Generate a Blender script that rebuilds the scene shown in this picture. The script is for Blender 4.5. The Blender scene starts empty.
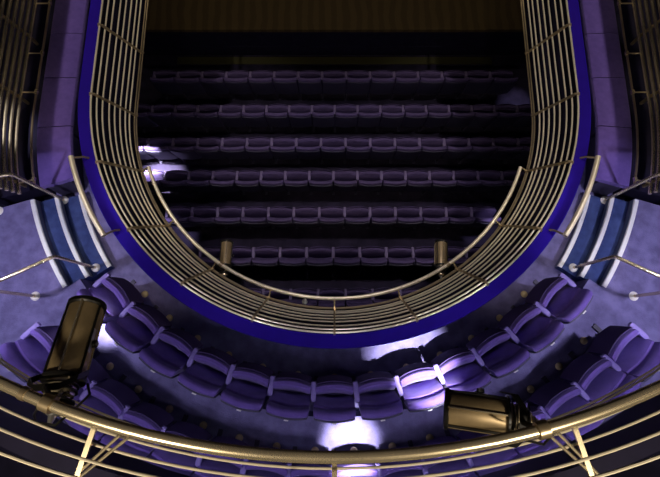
import bpy, math, random
from mathutils import Vector, Matrix
random.seed(4)
C = bpy.context.scene.collection
S = bpy.context.scene
PI = math.pi
YC = 2.93                      # axis of the horseshoe (x = 0, y = YC)
CAMZ = 5.9
STALL = -3.1                   # stalls floor level; circle floor is z = 0

# ------------------------------------------------------------ camera
cam = bpy.data.cameras.new('camera'); camo = bpy.data.objects.new('camera', cam); C.objects.link(camo)
camo.location = (0, 0, CAMZ); camo.rotation_euler = (0.21, 0, 0)
cam.sensor_width = 36; cam.lens = 450 / 660 * 36; cam.shift_x = -4.5 / 660
cam.clip_start = 0.05
S.camera = camo
# ------------------------------------------------------------ world, exposure
w = bpy.data.worlds.new('world'); S.world = w; w.use_nodes = True
w.node_tree.nodes['Background'].inputs[0].default_value = (0.5, 0.42, 0.62, 1)
w.node_tree.nodes['Background'].inputs[1].default_value = 0.022
S.view_settings.view_transform = 'Standard'; S.view_settings.look = 'None'
S.view_settings.gamma = 1; S.view_settings.use_curve_mapping = False
S.view_settings.exposure = 0.0

def ring(r, t, z=0.0):
    """point on the horseshoe: t in degrees, beyond +-90 the sides run straight"""
    sg = -1 if t < 0 else 1
    a = abs(t)
    if a <= 90:
        return Vector((sg * r * math.sin(math.radians(a)), YC - r * math.cos(math.radians(a)), z))
    return Vector((sg * r, YC + (a - 90) * 0.055, z))

def aim(o, target):
    d = Vector(target) - o.location
    o.rotation_euler = d.to_track_quat('-Z', 'Y').to_euler()
def area(name, loc, target, size, power, col):
    l = bpy.data.lights.new(name, 'AREA'); l.shape = 'DISK'; l.size = size; l.energy = power; l.color = col
    o = bpy.data.objects.new(name, l); C.objects.link(o); o.location = loc; aim(o, target); return o
def spot(name, loc, target, deg, power, col, blend=0.5, rad=0.05):
    l = bpy.data.lights.new(name, 'SPOT'); l.spot_size = math.radians(deg); l.spot_blend = blend
    l.energy = power; l.color = col; l.shadow_soft_size = rad
    o = bpy.data.objects.new(name, l); C.objects.link(o); o.location = loc; aim(o, target); return o
WARM = (1.0, 0.86, 0.66); COOL = (0.80, 0.76, 1.0); WHITE = (0.95, 0.93, 1.0)
# added fill lamps high over the auditorium, one above each side and one above the stalls
spot('overhead_fill', (-3.4, 3.2, 8.2), (-3.2, 2.9, 0), 40, 780, (1.0, 0.90, 0.80), 0.6, 0.08)
spot('overhead_fill', (3.4, 3.2, 8.2), (3.2, 2.9, 0), 40, 780, (1.0, 0.90, 0.80), 0.6, 0.08)
spot('overhead_fill', (0, 3.6, 8.6), (0, 1.6, STALL), 40, 760, (0.95, 0.86, 0.92), 0.8, 0.3)
spot('stage_light', (0, 9.0, 6.0), (0, 9.0, -2.2), 100, 220, WARM, 0.9, 0.3)
spot('rail_fill', (-1.5, -1.3, 5.7), (-1.3, -0.4, 3.9), 105, 190, WARM, 0.6, 0.10)  # added out-of-view fill, this and the next, for highlights on the gallery rail
spot('rail_fill', (1.5, -1.3, 5.7), (1.3, -0.4, 3.9), 105, 190, WARM, 0.6, 0.10)
# downlights under the gallery, behind the circle rows
for t, p in ((-41, 8), (-20, 8), (2, 7), (24, 9), (41, 13)):
    area('soffit_downlight', ring(4.5, t, 2.62), ring(3.6, t, 0), 0.14, p, COOL)
for sg in (-1, 1):
    spot('landing_light', ring(4.7, sg * 58, 2.6), ring(4.0, sg * 58, 0), 74, 165, COOL, 0.35, 0.07)
spot('soffit_spotlight', ring(4.15, 2.8, 2.6), ring(4.15, 2.6, 0.36), 20, 1900, WHITE, 1.0)
spot('soffit_spotlight', ring(3.95, 17.5, 2.56), ring(3.27, 16.5, 0.0), 26, 1700, WHITE, 1.0, 0.02)
spot('soffit_spotlight', ring(4.05, -45, 2.6), ring(3.90, -45.0, 0.36), 19, 1700, WHITE, 1.0)
spot('stalls_spotlight', (-3.62, 3.24, -0.4), (-3.62, 3.24, STALL), 23, 6000, WHITE, 1.0)
spot('stalls_spotlight', (4.1, 4.6, -0.45), (3.95, 4.9, STALL), 20, 150, COOL, 0.9)
spot('stalls_spotlight', (-3.2, 1.9, -0.45), (-3.2, 1.95, STALL), 20, 300, COOL, 0.9)
spot('stalls_spotlight', (3.0, 2.1, -0.45), (3.0, 2.05, STALL), 20, 120, COOL, 0.9)
spot('slip_spotlight', (-4.1, 2.65, 2.6), (-4.2, 2.62, 0.7), 20, 260, WHITE, 1.0)
for sg in (-1, 1):
    for y in (2.3, 3.3, 4.4):
        spot('slip_fill', (sg * 4.42, y, 2.6), (sg * 4.45, y, 0.6), 32, 60, WARM, 0.8)  # added warm fill to brighten the slip railing bars

# ------------------------------------------------------------ materials
def mat(name, col, rough=0.6, metal=0.0, noise=0.0, scale=20.0, col2=None, bump=0.0, wave=False, sheen=0.0):
    m = bpy.data.materials.new(name); m.use_nodes = True
    nt = m.node_tree; b = nt.nodes['Principled BSDF']
    b.inputs['Roughness'].default_value = rough; b.inputs['Metallic'].default_value = metal
    b.inputs['Base Color'].default_value = (*col, 1)
    if rough > 0.65 and not metal: b.inputs['Specular IOR Level'].default_value = 0.12
    if sheen: b.inputs['Sheen Weight'].default_value = sheen
    if noise or col2 or bump:
        tc = nt.nodes.new('ShaderNodeTexCoord')
        n = nt.nodes.new('ShaderNodeTexWave' if wave else 'ShaderNodeTexNoise')
        n.inputs['Scale'].default_value = scale
        if wave: n.inputs['Distortion'].default_value = 3; n.inputs['Detail'].default_value = 3
        else: n.inputs['Detail'].default_value = 6
        nt.links.new(tc.outputs['Object'], n.inputs['Vector'])
        fac = n.outputs[1] if wave else n.outputs[0]
        r = nt.nodes.new('ShaderNodeValToRGB')
        c2 = col2 or tuple(c * (1 - noise) for c in col)
        r.color_ramp.elements[0].color = (*c2, 1); r.color_ramp.elements[1].color = (*col, 1)
        r.color_ramp.elements[0].position = 0.35; r.color_ramp.elements[1].position = 0.65
        nt.links.new(fac, r.inputs[0]); nt.links.new(r.outputs[0], b.inputs['Base Color'])
        if bump:
            n2 = nt.nodes.new('ShaderNodeTexNoise'); n2.inputs['Scale'].default_value = scale * 12
            nt.links.new(tc.outputs['Object'], n2.inputs['Vector'])
            bp = nt.nodes.new('ShaderNodeBump'); bp.inputs['Strength'].default_value = bump
            bp.inputs['Distance'].default_value = 0.01
            nt.links.new(n2.outputs[0], bp.inputs['Height']); nt.links.new(bp.outputs[0], b.inputs['Normal'])
    return m
M = dict(
    carpet=mat('purple_carpet', (0.19, 0.17, 0.37), 0.95, noise=0.35, scale=7, bump=0.5),
    tread=mat('blue_tread_carpet', (0.05, 0.075, 0.22), 0.95, noise=0.3, scale=9, bump=0.5),
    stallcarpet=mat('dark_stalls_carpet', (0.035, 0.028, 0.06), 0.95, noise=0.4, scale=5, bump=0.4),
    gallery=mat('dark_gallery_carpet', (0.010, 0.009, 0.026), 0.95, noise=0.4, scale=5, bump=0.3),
    seat=mat('purple_seat_fabric', (0.145, 0.090, 0.37), 0.85, noise=0.18, scale=14, bump=0.25, sheen=0.15),
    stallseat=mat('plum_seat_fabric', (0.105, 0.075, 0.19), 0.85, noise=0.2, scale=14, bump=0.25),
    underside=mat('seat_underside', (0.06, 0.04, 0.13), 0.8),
    shell=mat('dark_seat_shell', (0.035, 0.03, 0.07), 0.6),
    arm=mat('purple_armrest', (0.20, 0.15, 0.44), 0.6),
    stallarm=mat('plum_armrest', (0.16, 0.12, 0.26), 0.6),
    gold=mat('champagne_metal', (0.90, 0.76, 0.50), 0.26, 0.85, noise=0.12, scale=6),
    pale=mat('highlit_rail_metal', (0.95, 0.84, 0.62), 0.33, 0.5, noise=0.06, scale=6),  # highlights on the thin rails put into a paler metal colour
    bronze=mat('bronze_metal', (0.55, 0.43, 0.26), 0.33, 0.8, noise=0.2, scale=6),
    brass=mat('brass_vent', (0.75, 0.60, 0.34), 0.4, 0.4),
    blue=mat('led_blue_ledge', (0.018, 0.004, 0.26), 0.85, noise=0.1, scale=5),  # blue LED light on the ledge, put into its colour
    navy=mat('navy_fascia', (0.012, 0.010, 0.03), 0.7, noise=0.3, scale=6),
    wall=mat('dark_plum_wall', (0.03, 0.025, 0.05), 0.8, noise=0.3, scale=3),
    white=mat('white_nosing', (0.82, 0.83, 0.84), 0.5, noise=0.08, scale=12),
    grey=mat('grey_riser_strip', (0.17, 0.20, 0.30), 0.6),
    rose=mat('white_cover_plate', (0.85, 0.82, 0.76), 0.4),
    wood=mat('stage_boards', (0.085, 0.058, 0.024), 0.7, noise=0.35, scale=1.3, wave=True, col2=(0.066, 0.045, 0.019)),
    olive=mat('olive_trim', (0.06, 0.055, 0.015), 0.6),
    black=mat('black_metal', (0.012, 0.011, 0.010), 0.4, 0.4),
    lampgold=mat('lamp_housing', (0.36, 0.265, 0.14), 0.38, 0.5, noise=0.25, scale=10),
    steel=mat('steel', (0.6, 0.58, 0.54), 0.3, 0.9),
    glass=mat('lamp_lens', (0.05, 0.05, 0.06), 0.05, 0.0),
    plate=mat('white_plate', (0.75, 0.74, 0.72), 0.5),
)

# ------------------------------------------------------------ mesh helpers
class MB:
    def __init__(s): s.v = []; s.f = []
    def add(s, vs, fs):
        o = len(s.v); s.v += [Vector(p) for p in vs]; s.f += [tuple(i + o for i in f) for f in fs]
    def loft(s, rings, closed_ends=True, loop=False):
        n = len(rings[0]); o = len(s.v)
        for r in rings: s.v += [Vector(p) for p in r]
        k = len(rings)
        for i in range(k if loop else k - 1):
            for j in range(n):
                a = o + i * n + j; b = o + i * n + (j + 1) % n
                c = o + ((i + 1) % k) * n + (j + 1) % n; d = o + ((i + 1) % k) * n + j
                s.f.append((a, b, c, d))
        if closed_ends and not loop:
            s.f.append(tuple(o + j for j in range(n))[::-1]); s.f.append(tuple(o + (k - 1) * n + j for j in range(n)))
        return s
    def tube(s, pts, r, n=10, ends=True):
        pts = [Vector(p) for p in pts]; rings = []
        t0 = (pts[1] - pts[0]).normalized(); up = Vector((0, 0, 1)) if abs(t0.z) < 0.9 else Vector((1, 0, 0))
        u = t0.cross(up).normalized()
        for i, p in enumerate(pts):
            if i == 0: t = pts[1] - pts[0]
            elif i == len(pts) - 1: t = pts[-1] - pts[-2]
            else: t = (pts[i + 1] - p).normalized() + (p - pts[i - 1]).normalized()
            t.normalize(); u = (u - t * u.dot(t)).normalized(); v = t.cross(u)
            rr = r[i] if isinstance(r, (list, tuple)) else r
            rings.append([p + (u * math.cos(2 * PI * j / n) + v * math.sin(2 * PI * j / n)) * rr for j in range(n)])
        return s.loft(rings, ends)
    def flat(s, pts, w, th, side):
        """flat bar: w across 'side' direction, th thick"""
        pts = [Vector(p) for p in pts]; side = Vector(side).normalized(); rings = []
        for i, p in enumerate(pts):
            a = pts[max(i - 1, 0)]; b = pts[min(i + 1, len(pts) - 1)]
            t = (b - a).normalized(); nn = t.cross(side).normalized()
            rings.append([p + side * w / 2 + nn * th / 2, p - side * w / 2 + nn * th / 2, p - side * w / 2 - nn * th / 2, p + side * w / 2 - nn * th / 2])
        return s.loft(rings)
    def box(s, c, d, rz=0.0):
        cx, cy, cz = c; m = Matrix.Rotation(rz, 3, 'Z')
        vs = [Vector(c) + m @ Vector((sx * d[0] / 2, sy * d[1] / 2, sz * d[2] / 2)) for sz in (-1, 1) for sx, sy in ((-1, -1), (1, -1), (1, 1), (-1, 1))]
        s.add(vs, [(3, 2, 1, 0), (4, 5, 6, 7), (0, 1, 5, 4), (1, 2, 6, 5), (2, 3, 7, 6), (3, 0, 4, 7)]); return s
    def dome(s, c, r, h, n=14, k=4):
        rings = []
        for i in range(k + 1):
            a = PI / 2 * i / k * 0.97
            rings.append([Vector(c) + Vector((r * math.cos(a) * math.cos(2 * PI * j / n), r * math.cos(a) * math.sin(2 * PI * j / n), h * math.sin(a))) for j in range(n)])
        return s.loft(rings)
    def sweep(s, prof, t0, t1, n, zoff=0.0):
        """closed (r,z) profile swept along the horseshoe"""
        rings = []
        for i in range(n + 1):
            t = t0 + (t1 - t0) * i / n
            rings.append([ring(r, t, z + zoff) for r, z in prof])
        return s.loft(rings)
    def build(s, name, m, parent=None, sharp=40, bevel=0):
        me = bpy.data.meshes.new(name); me.from_pydata([tuple(p) for p in s.v], [], s.f); me.update()
        import bmesh
        bm = bmesh.new(); bm.from_mesh(me); bmesh.ops.recalc_face_normals(bm, faces=bm.faces)
        if bevel: bmesh.ops.bevel(bm, geom=list(bm.edges), offset=bevel, segments=2, affect='EDGES', profile=0.6)
        bm.to_mesh(me); bm.free()
        me.shade_smooth(); me.set_sharp_from_angle(angle=math.radians(sharp))
        o = bpy.data.objects.new(name, me); C.objects.link(o); me.materials.append(m)
        if parent is not None: o.parent = parent
        return o
def tag(o, label=None, cat=None, group=None, kind=None):
    if label: o['label'] = label
    if cat: o['category'] = cat
    if group: o['group'] = group
    if kind: o['kind'] = kind
    return o
def empty(name, loc=(0, 0, 0), rz=0.0):
    o = bpy.data.objects.new(name, None); C.objects.link(o); o.location = loc; o.rotation_euler = (0, 0, rz); o.empty_display_size = 0.1
    return o
def children(o): return [c for c in bpy.data.objects if c.parent == o]
def copy_tree(o, parent=None, kids=None):
    c = o.copy(); C.objects.link(c)
    if parent: c.parent = parent
    for ch in children(o): copy_tree(ch, c)
    return c
def struct(o): return tag(o, kind='structure')
ORD = ['first', 'second', 'third', 'fourth', 'fifth', 'sixth', 'seventh', 'eighth', 'ninth', 'tenth', 'eleventh', 'twelfth', 'thirteenth', 'fourteenth', 'fifteenth', 'sixteenth', 'seventeenth', 'eighteenth', 'nineteenth']

# ============================================================ SETTING
TE = 140
# circle floor, raised rear platform, slips floor
struct(MB().sweep([(3.04, -0.25), (4.12, -0.25), (4.12, 0), (3.04, 0)], -TE, TE, 120).build('floor_circle', M['carpet']))
struct(MB().sweep([(4.05, 0.002), (6.2, 0.002), (6.2, 0.36), (4.05, 0.36)], -72.4, 72.4, 72).build('floor_circle_rear', M['carpet']))
struct(MB().sweep([(3.87, 0.002), (4.0495, 0.002), (4.0495, 0.36), (3.87, 0.36)], -54.3, 54.3, 54).build('floor_circle_aisle', M['carpet']))
struct(MB().sweep([(4.12, -0.25), (6.2, -0.25), (6.2, 0), (4.12, 0)], -TE, TE, 100).build('floor_circle_base', M['gallery']))
# parapet with blue ledge
struct(MB().sweep([(2.95, -0.25), (3.04, -0.25), (3.04, 0.95), (2.95, 0.95)], -TE, TE, 120).build('wall_parapet', M['navy']))
struct(MB().sweep([(2.925, 0.95), (3.075, 0.95), (3.08, 0.965), (3.07, 0.985), (2.93, 0.985), (2.92, 0.965)], -TE, TE, 120).build('trim_1', M['blue']))
# sloping dark fascia under the bars
struct(MB().sweep([(2.95, 0.86), (2.95, 0.80), (2.80, 0.50), (2.72, 0.40), (2.95, 0.2), (2.95, 0.1), (2.64, 0.36), (2.78, 0.58)][::-1], -TE, TE, 120).build('trim_2', M['navy']))
# gallery slab and fascia
struct(MB().sweep([(4.0, 2.68), (6.2, 2.68), (6.2, 2.86), (4.0, 2.86)], -100, 100, 60).build('floor_gallery', M['gallery']))
for sg, nm in ((-1, 'left'), (1, 'right')):
    struct(MB().sweep([(3.60, 2.68), (6.2, 2.68), (6.2, 2.86), (3.60, 2.86)], sg * 76, sg * TE, 30).build('floor_gallery_shade_' + nm, M['gallery']))  # unseen overhang, inner edge set to shade the outer part of the benches
struct(MB().sweep([(3.98, 2.62), (4.05, 2.62), (3.75, 3.7), (3.68, 3.7)], -100, 100, 60).build('wall_gallery', M['navy']))
# outer walls
struct(MB().sweep([(6.2, -3.1), (6.35, -3.1), (6.35, 7), (6.2, 7)], -TE, TE, 80).build('wall_rear', M['wall']))
# stalls floor: flat, with shallow tiers towards the back
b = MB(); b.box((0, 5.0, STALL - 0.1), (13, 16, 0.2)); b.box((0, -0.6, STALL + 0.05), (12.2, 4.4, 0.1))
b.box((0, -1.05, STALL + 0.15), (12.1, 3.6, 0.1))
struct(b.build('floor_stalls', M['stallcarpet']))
# stage
b = MB(); b.box((0, 9.09, -2.24), (13, 6.0, 0.08)); struct(b.build('floor_stage', M['wood']))
b = MB(); b.box((0, 6.16, -2.69), (13, 0.08, 0.82)); b.box((0, 6.11, -2.78), (13, 0.04, 0.03)); struct(b.build('wall_stage_front', M['navy']))
b = MB(); b.box((0, 5.97, STALL + 0.012), (7.0, 0.17, 0.024)); struct(b.build('trim_3', M['olive']))
b = MB(); b.box((0, 12.1, 1.5), (13, 0.1, 9.2)); struct(b.build('wall_stage_back', M['wall']))

# stair flights between the circle floor and the rear platform
NOS = ((3.57, 0.12), (3.82, 0.24), (4.06, 0.36))
for sg, side in ((-1, 'left'), (1, 'right')):
    st = empty('aisle_steps', ring(3.57, sg * 63.5, 0))
    tag(st, 'three curved carpeted steps with white nosings beside the %s end of the circle seats' % side, 'steps', 'aisle steps')
    inv = st.location.copy()
    def rel(mb):
        mb.v = [p - inv for p in mb.v]; return mb
    a0, a1 = sg * 54.6, sg * 72.2
    for i, (r, z) in enumerate(NOS):
        rn = NOS[i + 1][0] if i < 2 else r + 0.05
        if i < 2:
            rel(MB().sweep([(r, 0.001), (4.049, 0.001), (4.049, 0.12), (r, 0.12)] if i == 0 else [(r, 0.121), (4.049, 0.121), (4.049, z), (r, z)], a0, a1, 14)).build('tread', M['tread'], st)
        else:
            pass
        rel(MB().sweep([(r - 0.012, z - 0.10), (r - 0.001, z - 0.10), (r - 0.001, z - 0.022), (r - 0.012, z - 0.022)], a0, a1, 14)).build('riser_strip', M['grey'], st)
        rel(MB().sweep([(r - 0.018, z - 0.022), (r + 0.034, z + 0.001), (r + 0.034, z + 0.008), (r - 0.012, z + 0.008), (r - 0.020, z - 0.004)], a0, a1, 14)).build('nosing', M['white'], st)

# ============================================================ CIRCLE RAILING
POSTS = (0, 17.6, 34.8, 52.2, 70.2, 87.6, 104.8, 122.0)
rail = empty('balcony_railing', (0, YC - 2.91, 0.0))
tag(rail, 'champagne metal horseshoe railing of many parallel bars around the circle balcony', 'railing')
off = rail.location.copy()
def relv(mb, o=off):
    mb.v = [p - o for p in mb.v]; return mb
prof = [(2.91 - 0.28 * k / 8 - (0.012 if 2 < k < 7 else 0), 1.0 - 0.55 * k / 8) for k in range(9)] + [(2.618, 0.418)]
for k, (r, z) in enumerate(prof):
    relv(MB().tube([ring(r, t, z) for t in [-TE + i * 2.5 for i in range(int(2 * TE / 2.5) + 1)]], 0.0105 if k else 0.012, 8)).build('rail_bar', M['pale'] if k < 8 else M['bronze'], rail)
for a in POSTS:
    for sg in ((1,) if a == 0 else (-1, 1)):
        t = a * sg
        side = ring(3, t + 0.5) - ring(3, t - 0.5)
        relv(MB().flat([ring(2.925, t, 0.985), ring(2.915, t, 1.015), ring(2.88, t, 1.0), ring(2.635, t, 0.475), ring(2.60, t, 0.43)], 0.022, 0.03, side)).build('rail_post', M['bronze'], rail)
        if a < 80 or a > 120:
            relv(MB().flat([ring(2.61, t, 0.45), ring(2.52, t, 0.49)], 0.018, 0.02, side)).build('bracket', M['gold'], rail)
relv(MB().tube([ring(2.51, t, 0.50) for t in [-70.2 + 140.4 * i / 60 for i in range(61)]], 0.023, 10)).build('lighting_bar', M['pale'], rail)
for sg in (-1, 1):
    relv(MB().tube([ring(2.51, sg * t, 0.50) for t in (122.0, 128, 134, 140)], 0.023, 10)).build('lighting_bar', M['pale'], rail)
# raised guard handrails at the foot of the steps
for sg, side in ((-1, 'left'), (1, 'right')):
    g = empty('guard_handrail', ring(3.0, sg * 65, 0.985))
    tag(g, 'short curved guard handrail above the blue ledge at the foot of the %s steps' % side, 'handrail', 'guard handrails by the steps')
    o = g.location.copy()
    relv(MB().tube([ring(3.14, sg * (53.3 + 19 * i / 12), 1.10) for i in range(13)], 0.03, 10), o).build('handrail', M['pale'], g)
    for t in (53.5, 72.0):
        relv(MB().tube([ring(3.14, sg * t, 1.10), ring(3.03, sg * t, 1.04), ring(3.0, sg * t, 0.985)], 0.012, 8), o).build('bracket', M['bronze'], g)
# stair handrails
for sg, side in ((-1, 'left'), (1, 'right')):
    for t, wh, top in ((56.0, 'seats', 1.02), (72.0, 'slip bench', 1.14)):
        r0, r1 = (3.73, 4.42) if t < 60 else (3.80, 4.50)
        z0 = 0.12
        h = empty('stair_handrail', ring(r0, sg * t, z0))
        tag(h, 'tubular handrail on the %s aisle steps, on the side of the %s' % (side, wh), 'handrail', 'stair handrails')
        o = h.location.copy()
        z1 = top + 0.2
        relv(MB().tube([ring(r0, sg * t, z0 + 0.01), ring(r0, sg * t, top - 0.05), ring(r0 + 0.015, sg * t, top - 0.015), ring(r0 + 0.05, sg * t, top),
                        ring(r1 - 0.05, sg * t, z1), ring(r1 - 0.015, sg * t, z1 - 0.015), ring(r1, sg * t, z1 - 0.05), ring(r1, sg * t, 0.37)], 0.02, 10), o).build('rail_tube', M['gold'], h)
        for rr, zz in ((r0, z0 + 0.001), (r1, 0.361)):
            relv(MB().dome(ring(rr, sg * t, zz), 0.058, 0.03), o).build('cover_plate', M['rose'], h)

# ============================================================ SLIPS (sides)
for sg, side in ((-1, 'left'), (1, 'right')):
    for k in range(5):
        t0 = 73.6 + k * 12.2; t1 = t0 + 12.0
        bn = empty('slip_bench', ring(3.68, sg * (t0 + t1) / 2, 0))
        where = ['nearest the steps', 'second from the steps', 'third from the steps', 'fourth from the steps', 'farthest from the steps'][k]
        tag(bn, 'purple padded bench section on the %s slip of the circle, %s' % (side, where), 'bench', 'slip benches')
        o = bn.location.copy()
        relv(MB().sweep([(3.47, 0.37), (3.88, 0.37), (3.90, 0.39), (3.90, 0.44), (3.88, 0.455), (3.50, 0.455), (3.465, 0.445), (3.45, 0.42), (3.455, 0.385)], sg * t0, sg * t1, 10), o).build('seat_cushion', M['seat'], bn)
        relv(MB().sweep([(3.56, 0.001), (3.86, 0.001), (3.86, 0.37), (3.56, 0.37)], sg * (t0 + 0.15), sg * (t1 - 0.15), 6), o).build('bench_base', M['shell'], bn)
    ra = empty('slip_railing', ring(4.0, sg * 90, 0))
    tag(ra, 'bronze railing of close parallel bars behind the %s slip benches' % side, 'railing', 'slip railings')
    o = ra.location.copy()
    for k in range(8):
        relv(MB().tube([ring(4.13 + 0.018 * k, sg * (73 + (TE - 73) * i / 24), 0.50 + 0.085 * k) for i in range(25)], 0.023, 8), o).build('rail_bar', M['gold'], ra)
    for t in (75.5, 92.5, 109, 126):
        relv(MB().flat([ring(4.16, sg * t, 0.0), ring(4.16, sg * t, 0.48), ring(4.29, sg * t, 1.15)], 0.03, 0.03, (0, 1, 0)), o).build('rail_post', M['bronze'], ra)
    pp = empty('conduit_rail', ring(3.93, sg * 90, 0.47))
    tag(pp, 'thin metal conduit tube with small clamps behind the %s slip benches' % side, 'rail', 'conduit rails')
    o = pp.location.copy()
    relv(MB().tube([ring(3.93, sg * (74 + (TE - 74) * i / 24), 0.50) for i in range(25)], 0.014, 8), o).build('rail_tube', M['bronze'], pp)
    for t in (75, 93.5, 104, 118):
        relv(MB().box(ring(3.93, sg * t, 0.50), (0.035, 0.06, 0.035)), o).build('clamp', M['gold'], pp)
        relv(MB().tube([ring(3.93, sg * t, 0.5), ring(4.13, sg * t, 0.5)], 0.010, 6), o).build('bracket', M['bronze'], pp)
    struct(MB().sweep([(3.95, 0.001), (4.6, 0.001), (4.6, 0.30), (3.95, 0.30)], sg * 74.5, sg * TE, 24).build('trim_%d' % (4 if sg < 0 else 5), M['navy']))
    # small marker lights on the inside of the parapet floor
    for k in range(7):
        t = 76 + k * 8
        d = MB().dome(ring(3.49, sg * t, 0.0), 0.016, 0.01, 8, 2)
        oo = ring(3.49, sg * t, 0.0); relv(d, oo); ob = d.build('floor_stud', M['grey']); ob.location = oo
        tag(ob, 'tiny floor stud in the dark gangway of the %s slip, %s from the steps' % (side, ORD[k]), 'floor stud', 'floor studs')

# ============================================================ GALLERY RAILING
gr = empty('gallery_railing', ring(3.7, 0, 2.86))
tag(gr, 'nearest champagne metal railing with a thick tube and thin bars sweeping across the bottom', 'railing')
o = gr.location.copy()
gb = [(3.60, 3.31), (3.565, 3.36), (3.50, 3.78), (3.50, 3.955), (3.50, 4.12), (3.50, 4.28), (3.51, 4.44), (3.52, 4.60), (3.53, 4.76)]
for r, z in gb:
    relv(MB().tube([ring(r, -85 + 170 * i / 100, z) for i in range(101)], 0.0062, 8), o).build('rail_bar', M['pale'], gr)
relv(MB().tube([ring(3.40, -85 + 170 * i / 110, 4.0) for i in range(111)], 0.024, 14), o).build('lighting_tube', M['gold'], gr)
for t in (-50, -33, -16.2, 0, 16.2, 33, 50):
    side = ring(3, t + 0.5) - ring(3, t - 0.5)
    relv(MB().flat([ring(3.40, t, 3.99), ring(3.80, t * 0.99, 3.99)], 0.020, 0.014, side), o).build('rail_post', M['gold'], gr)
    if abs(t) > 20: relv(MB().flat([ring(3.54, t, 4.78), ring(3.515, t, 4.16), ring(3.515, t, 3.80), ring(3.60, t, 3.30), ring(3.72, t, 3.28)], 0.018, 0.014, side), o).build('rail_post', M['bronze'], gr)
for t, dt in ((-16.2, 2.0), (16.2, -2.0)):
    for e in (0, 0.9):
        relv(MB().tube([ring(3.41, t + dt + e * 0.7, 3.99), ring(3.66, t * 1.03 + e * 0.25, 3.99)], 0.0065, 8), o).build('brace', M['gold'], gr)
for t in (-21.7, 30):
    relv(MB().tube([ring(3.40, t, 4.0), ring(3.40, t + 0.4, 4.0)], 0.028, 14), o).build('joint_collar', M['bronze'], gr)

# ============================================================ SEATS
def pad(mb, prof, w, bul, ins=0.7, nx=10):
    """upholstered slab: closed (s,z) profile across width w; bul = plan bulge (+ = outward)"""
    n = len(prof); cs = sum(p[0] for p in prof) / n; cz = sum(p[1] for p in prof) / n
    rings = []
    xs = [-1, -0.985, -0.93] + [-0.8 + 1.6 * i / (nx - 1) for i in range(nx)] + [0.93, 0.985, 1]
    for x in xs:
        k = {1: ins, 0.985: ins + (1 - ins) * 0.6, 0.93: ins + (1 - ins) * 0.93}.get(abs(x), 1.0)
        b = bul * (1 - x * x)
        rings.append([Vector((x * w / 2, -(cs + (s - cs) * k + b), cz + (z - cz) * (1 - (1 - k) * 0.25))) for s, z in prof])
    mb.loft(rings); return mb
def make_seat(fab, arm, fine=True, und=None):
    root = empty('theatre_seat')
    W = 0.405
    # tipped-up cushion (local -y is away from the stage)
    pad(MB(), [(-0.02, 0.42), (-0.005, 0.58), (0.010, 0.735), (0.022, 0.757), (0.05, 0.765), (0.068, 0.755), (0.082, 0.735), (0.115, 0.60), (0.145, 0.43), (0.09, 0.40), (0.0, 0.40)], W, -0.028).build('seat_cushion', fab, root)
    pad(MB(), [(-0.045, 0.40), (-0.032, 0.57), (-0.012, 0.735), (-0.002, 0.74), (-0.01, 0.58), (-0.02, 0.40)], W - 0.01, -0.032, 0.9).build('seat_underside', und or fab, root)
    # reclined backrest with a recessed seam below the head roll
    pad(MB(), [(0.105, 0.40), (0.118, 0.55), (0.150, 0.70), (0.168, 0.76), (0.184, 0.785), (0.203, 0.79), (0.210, 0.81), (0.204, 0.85), (0.215, 0.90), (0.232, 0.93), (0.255, 0.94), (0.280, 0.935), (0.294, 0.915), (0.29, 0.86), (0.27, 0.70), (0.245, 0.50), (0.225, 0.38), (0.12, 0.38)], W + 0.03, 0.028).build('backrest', fab, root)
    pad(MB(), [(0.28, 0.66), (0.298, 0.80), (0.302, 0.89), (0.316, 0.89), (0.315, 0.80), (0.29, 0.60), (0.25, 0.34), (0.235, 0.34)], W + 0.02, 0.028, 0.9).build('back_shell', M['shell'], root)
    MB().box((0, -0.075, 0.27), (0.34, 0.09, 0.24)).build('under_seat_box', M['shell'], root)  # plain dark box below the tipped cushion
    if fine:
        MB().box((0, -0.349, 0.885), (0.045, 0.012, 0.03)).build('number_plate', M['plate'], root)
        MB().dome((0.0, 0.042, 0.70), 0.006, 0.006, 6, 2).build('stud', M['plate'], root)
    mk_arm(root, -0.226, arm)
    ks = {c.name.split('.')[0]: c for c in children(root)}
    ks['seat_underside'].parent = ks['seat_cushion']; ks['back_shell'].parent = ks['backrest']
    if fine: ks['stud'].parent = ks['seat_cushion']; ks['number_plate'].parent = ks['backrest']
    return root
def mk_arm(root, x, arm):
    a = MB(); rings = []
    for s, z, wd, h in ((-0.035, 0.70, 0.040, 0.02), (-0.028, 0.715, 0.050, 0.035), (0.05, 0.725, 0.054, 0.04), (0.13, 0.732, 0.052, 0.04), (0.17, 0.726, 0.044, 0.03)):
        rings.append([Vector((x + sx * wd / 2, -s, z - (h if sz < 0 else 0) - (0.006 if abs(sx) == 1 and sz > 0 else 0))) for sx, sz in ((-1, -1), (1, -1), (1, 1), (0.6, 1.01), (-0.6, 1.01), (-1, 1))])
    a.loft(rings).build('armrest', arm, root)
    MB().flat([(x, -0.13, 0.0), (x, -0.15, 0.35), (x, -0.12, 0.69)], 0.03, 0.12, (1, 0, 0)).build('seat_support', M['shell'], root)
    MB().box((x, -0.10, 0.012), (0.05, 0.26, 0.024)).build('foot_plate', M['shell'], root)
def vent(loc, label, group):
    o_ = empty('floor_vent', loc); tag(o_, label, 'floor vent', group)
    MB().dome((0, 0, 0.018), 0.045, 0.026, 14, 4).build('vent_cap', M['brass'], o_)
    MB().tube([(0, 0, 0.0), (0, 0, 0.02)], [0.04, 0.035], 12).build('vent_neck', M['black'], o_)
    return o_
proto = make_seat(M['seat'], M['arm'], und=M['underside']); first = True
used_proto = False
RA = 3.475
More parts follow.
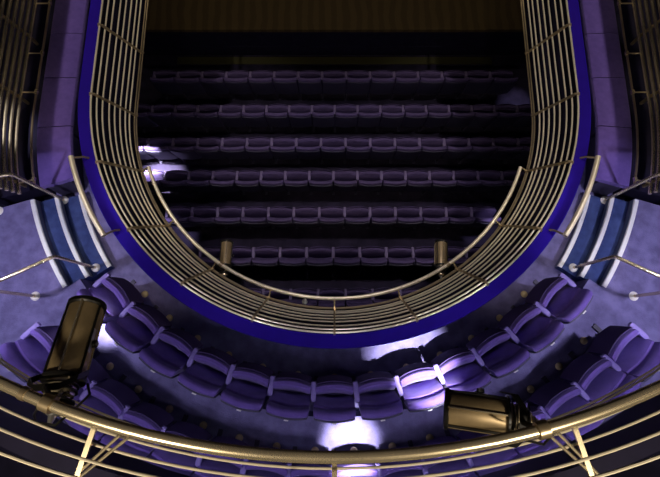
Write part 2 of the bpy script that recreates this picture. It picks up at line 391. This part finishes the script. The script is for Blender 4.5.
def place(pr, loc, rz, label, group, extra_arm=None, is_first=False):
    c = pr if is_first else copy_tree(pr)
    c.location = loc; c.rotation_euler = (0, 0, rz); c.scale = (1.02, 1.06, 1.0); tag(c, label, 'theatre seat', group)
    return c
seatsA = []
for k in range(-6, 7):
    t = 7.6 * k
    nm = 'the middle seat' if k == 0 else '%s %s of the middle' % (ORD[abs(k) - 1], 'left' if k < 0 else 'right')
    seatsA.append((k, t, nm))
for k, t, nm in seatsA:
    s = place(proto, ring(RA, t, 0), math.radians(t), 'purple tip-up seat in the front circle row, %s' % nm, 'front circle row seats', is_first=(k == -6))
    if k == 6: pass
    nm2 = nm.replace('the middle seat', 'at the middle seat')
    
    vent(ring(3.455, t, 0), 'brass domed floor vent by the front circle row, %s' % nm2, 'front row floor vents')
RB = 3.475 + 0.76
rb = []
for k in range(8):
    for sg in (-1, 1): rb.append((sg * (3.0 + 5.97 * k), '%s seat %s of the centre' % (ORD[k], 'left' if sg < 0 else 'right')))
for t, nm in rb:
    place(proto, ring(RB, t, 0.36), math.radians(t), 'purple tip-up seat in the rear circle row, %s' % nm, 'rear circle row seats')
    vent(ring(RB + 0.0, t, 0.36), 'brass domed vent at the rear circle row, %s' % nm, 'rear row floor vents')
# closing armrests at the right hand end of each circle row
allo = [x for x in bpy.data.objects if x.parent is None and x.name.startswith('theatre_seat')]
for x in allo:
    if x['label'].endswith('sixth right of the middle') or x['label'].endswith('eighth seat right of the centre'):
        mk_arm(x, 0.226, M['arm'])
# stalls rows
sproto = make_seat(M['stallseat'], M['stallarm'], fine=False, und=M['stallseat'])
rows = [(4.92, .489, 321.8, 8.95, 0), (4.17, .457, 334.8, 8.79, 0), (3.46, .486, 320.6, 8.64, 0), (2.77, .467, 333.3, 8.5, 0), (2.04, .484, 318.8, 8.35, 0), (1.24, .491, 333.2, 7.98, 0.1), (0.46, .49, 317.9, 8.0, 0.2)]
half = [3.75, 4.0, 4.0, 3.6, 3.3, 2.7, 1.75]
firsts = True
for ri, (yb, pitch, sep, d, dz) in enumerate(rows):
    x0 = (sep - 334.5) * d / 450.0
    n0 = -math.ceil((half[ri] + x0) / pitch); xs = []
    k = -20
    while k < 20:
        x = x0 + (k + 0.5) * pitch
        if -half[ri] < x < half[ri]: xs.append(x)
        k += 1
    rn = 'stalls row nearest the stage' if ri == 0 else ('stalls row nearest the balcony rail' if ri == 6 else '%s stalls row from the stage' % ORD[ri])
    for j, x in enumerate(xs):
        loc = (x, yb + 0.31, STALL + dz)
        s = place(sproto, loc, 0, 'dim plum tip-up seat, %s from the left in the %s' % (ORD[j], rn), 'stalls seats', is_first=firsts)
        s.scale = (pitch / 0.452, 1, 1)
        firsts = False
        if ri == 6:
            vent((x, yb + 0.335, STALL + dz), 'floor vent by the stalls row nearest the balcony, %s from left' % ORD[j], 'stalls floor vents')

# ============================================================ THEATRE LANTERNS
def lantern(front, rear, hook, sc, label, group, fat=1.0):
    """profile spotlight: barrel from rear to front, clamp at hook"""
    front, rear, hook = Vector(front), Vector(rear), Vector(hook)
    ax = (front - rear).normalized(); L = (front - rear).length
    up = Vector((0, 0, 1)); up = (up - ax * up.dot(ax)).normalized(); sd = ax.cross(up)
    R = 0.085 * sc * fat
    root = empty('stage_lantern', hook); tag(root, label, 'spotlight', group)
    P = lambda a, s, u: rear + ax * (a * L) + sd * s + up * u - hook
    def prism(mb, stations, n=12):
        rings = []
        for a, r in stations:
            rings.append([P(a, r * math.cos(2 * PI * (j + .5) / n), r * math.sin(2 * PI * (j + .5) / n)) for j in range(n)])
        return mb.loft(rings)
    prism(MB(), [(0.0, R * .93), (0.03, R * .97), (0.93, R * 0.97), (0.93, R * 0.93), (0.0, R * .9)][:4], 16).build('barrel', M['lampgold'], root)
    prism(MB(), [(0.92, R * 1.0), (0.94, R * 1.09), (0.99, R * 1.09), (1.0, R * 1.04), (1.0, R * 0.9), (0.95, R * 0.88)], 20).build('front_rim', M['black'], root)
    prism(MB(), [(0.945, R * 0.86), (0.965, R * 0.80), (0.975, R * 0.4)], 20).build('lens', M['glass'], root)
    prism(MB(), [(-0.04, R * .8), (-0.035, R * 1.12), (0.0, R * 1.15), (0.02, R * 1.02)], 20).build('rear_flange', M['black'], root)
    for j in range(6):
        a = 2 * PI * (j + 0.3) / 6; c, s_ = math.cos(a), math.sin(a)
        MB().tube([P(0.01, c * R * 1.03, s_ * R * 1.03), P(0.95, c * R * 1.03, s_ * R * 1.03)], R * 0.07, 6).build('tie_rod', M['gold' if j % 2 else 'black'], root)
    hh = MB(); prism(hh, [(-0.40, R * .35), (-0.38, R * .5), (-0.22, R * .58), (-0.20, R * .74), (-0.04, R * .78)], 14); hh.build('lamp_house', M['gold'], root)
    for a in (-0.34, -0.28, -0.16, -0.10):
        prism(MB(), [(a, R * .5), (a + 0.005, R * .88), (a + 0.02, R * .88), (a + 0.025, R * .5)], 14).build('cooling_fin', M['black'], root)
    prism(MB(), [(-0.5, R * .12), (-0.42, R * .2), (-0.40, R * .34)], 8).build('cable_gland', M['steel'], root)
    # focus knob
    kp = P(0.42, 0, 0) ; MB().tube([P(0.42, R * .95, 0), P(0.42, R * 1.25, 0)], [R * .2, R * .22], 10).build('knob', M['black'], root)
    MB().tube([P(0.42, R * 1.25, 0), P(0.42, R * 1.30, 0)], R * .12, 8).build('knob_pin', M['steel'], root)
    MB().flat([P(0.3, R * 1.02, R * .2), P(0.6, R * 1.02, R * .2)], R * .25, R * .06, up).build('slide', M['steel'], root)
    # yoke
    yk = [P(0.05, R * 1.22, 0), P(-0.15, R * 1.22, R * .2), P(-0.2, R * 1.1, R * 1.2)]
    top = (P(-0.2, 0, R * 1.3))
    MB().flat([P(0.06, R * 1.24, 0), P(-0.08, R * 1.26, R * .9), top + sd * R * .7, top - sd * R * .7, P(-0.08, -R * 1.26, R * .9), P(0.06, -R * 1.24, 0)], R * .35, R * .08, ax).build('yoke', M['black'], root)
    MB().tube([top, Vector((0, 0, -0.03 * sc)), Vector((0, 0, 0.0))], R * .14, 8).build('spigot', M['black'], root)
    ks = {c.name.split('.')[0]: c for c in children(root)}
    ks['lens'].parent = ks['front_rim']; ks['knob_pin'].parent = ks['knob']; ks['cable_gland'].parent = ks['lamp_house']
    for c in children(root):
        if c.name.startswith('cooling_fin'): c.parent = ks['lamp_house']
        if c.name.startswith('tie_rod'): c.parent = ks['barrel']
    return root, sd, up, ax, P, R
def clamp(root, r, axis, m='bronze'):
    axis = Vector(axis).normalized()
    MB().tube([axis * -0.022, axis * 0.022], r * 1.35, 14).build('clamp', M[m], root)
    MB().tube([Vector((0, 0, 0)), Vector((0, -0.01, -0.06))], r * 0.6, 8).build('clamp_bolt', M['steel'], root)
    MB().tube([Vector((0, -0.03, -0.03)), Vector((0, 0.035, -0.075))], r * 0.35, 8).build('wing_nut', M['gold'], root)

def pix(u, v, D):
    """world point seen at photograph pixel u,v lying D below the camera height"""
    c, s = math.cos(.21), math.sin(.21); a = (u - 334.5) / 450; b = (238.5 - v) / 450
    Y = D * (s + b * c) / (c - b * s); d = Y * s + D * c
    return Vector((a * d, Y, CAMZ - D))
# large lantern, left: clamped on the thick gallery tube
tl = -19.7
hk = ring(3.40, tl, 4.0)
root, *_ = lantern(pix(88, 304, 2.34), pix(64, 379, 2.16), hk, 1.0, 'large bronze stage lantern clamped upright on the left of the nearest rail', 'large lanterns')
clamp(root, 0.026, ring(3, tl + 1) - ring(3, tl - 1))
MB().tube([(-0.03, 0, 0), (-0.09, -0.05, -0.06), (-0.10, -0.09, -0.10), (-0.02, -0.10, -0.10), (0.05, -0.04, -0.1), (0.10, 0.02, -0.12), (0.07, 0.06, -0.15)], 0.006, 6).build('cable', M['black'], root)
tr = 14.0
hk = ring(3.40, tr, 4.0)
root, *_ = lantern(pix(444, 408, 2.22), pix(506, 417, 2.16), hk, 1.0, 'large bronze stage lantern lying sideways on the right of the nearest rail', 'large lanterns')
clamp(root, 0.026, ring(3, tr + 1) - ring(3, tr - 1))
MB().tube([(0.02, 0, -0.02), (0.06, -0.03, -0.05), (0.03, -0.07, -0.07), (-0.06, -0.05, -0.08), (-0.10, -0.02, -0.10)], 0.006, 6).build('cable', M['black'], root)
# small lanterns on the circle lighting bar
for u, tt, wh in ((225, -38.5, 'left'), (441, 38.5, 'right')):
    dx = 2 if u < 300 else 0
    hk = ring(2.51, tt * 0.86, 0.50)
    root, *_ = lantern(pix(u + dx, 242, 5.60), pix(u, 266, 5.52), hk, 0.9, 'small bronze stage lantern hanging from the %s of the circle lighting bar' % wh, 'small lanterns', 1.0)
    clamp(root, 0.024, ring(3, tt + 1) - ring(3, tt - 1))
# small white work lamp hanging on the circle bar
p = ring(2.51, -8.3, 0.50)
wl = empty('work_lamp', p); tag(wl, 'tiny white lamp hanging under the circle lighting bar left of centre', 'lamp')
MB().tube([(0, -0.0, -0.02), (0, -0.03, -0.06)], 0.008, 6).build('lamp_stem', M['steel'], wl)
MB().tube([(0, -0.03, -0.06), (0, -0.05, -0.10), (0, -0.06, -0.14)], [0.014, 0.032, 0.036], 10).build('lamp_shade', M['plate'], wl)
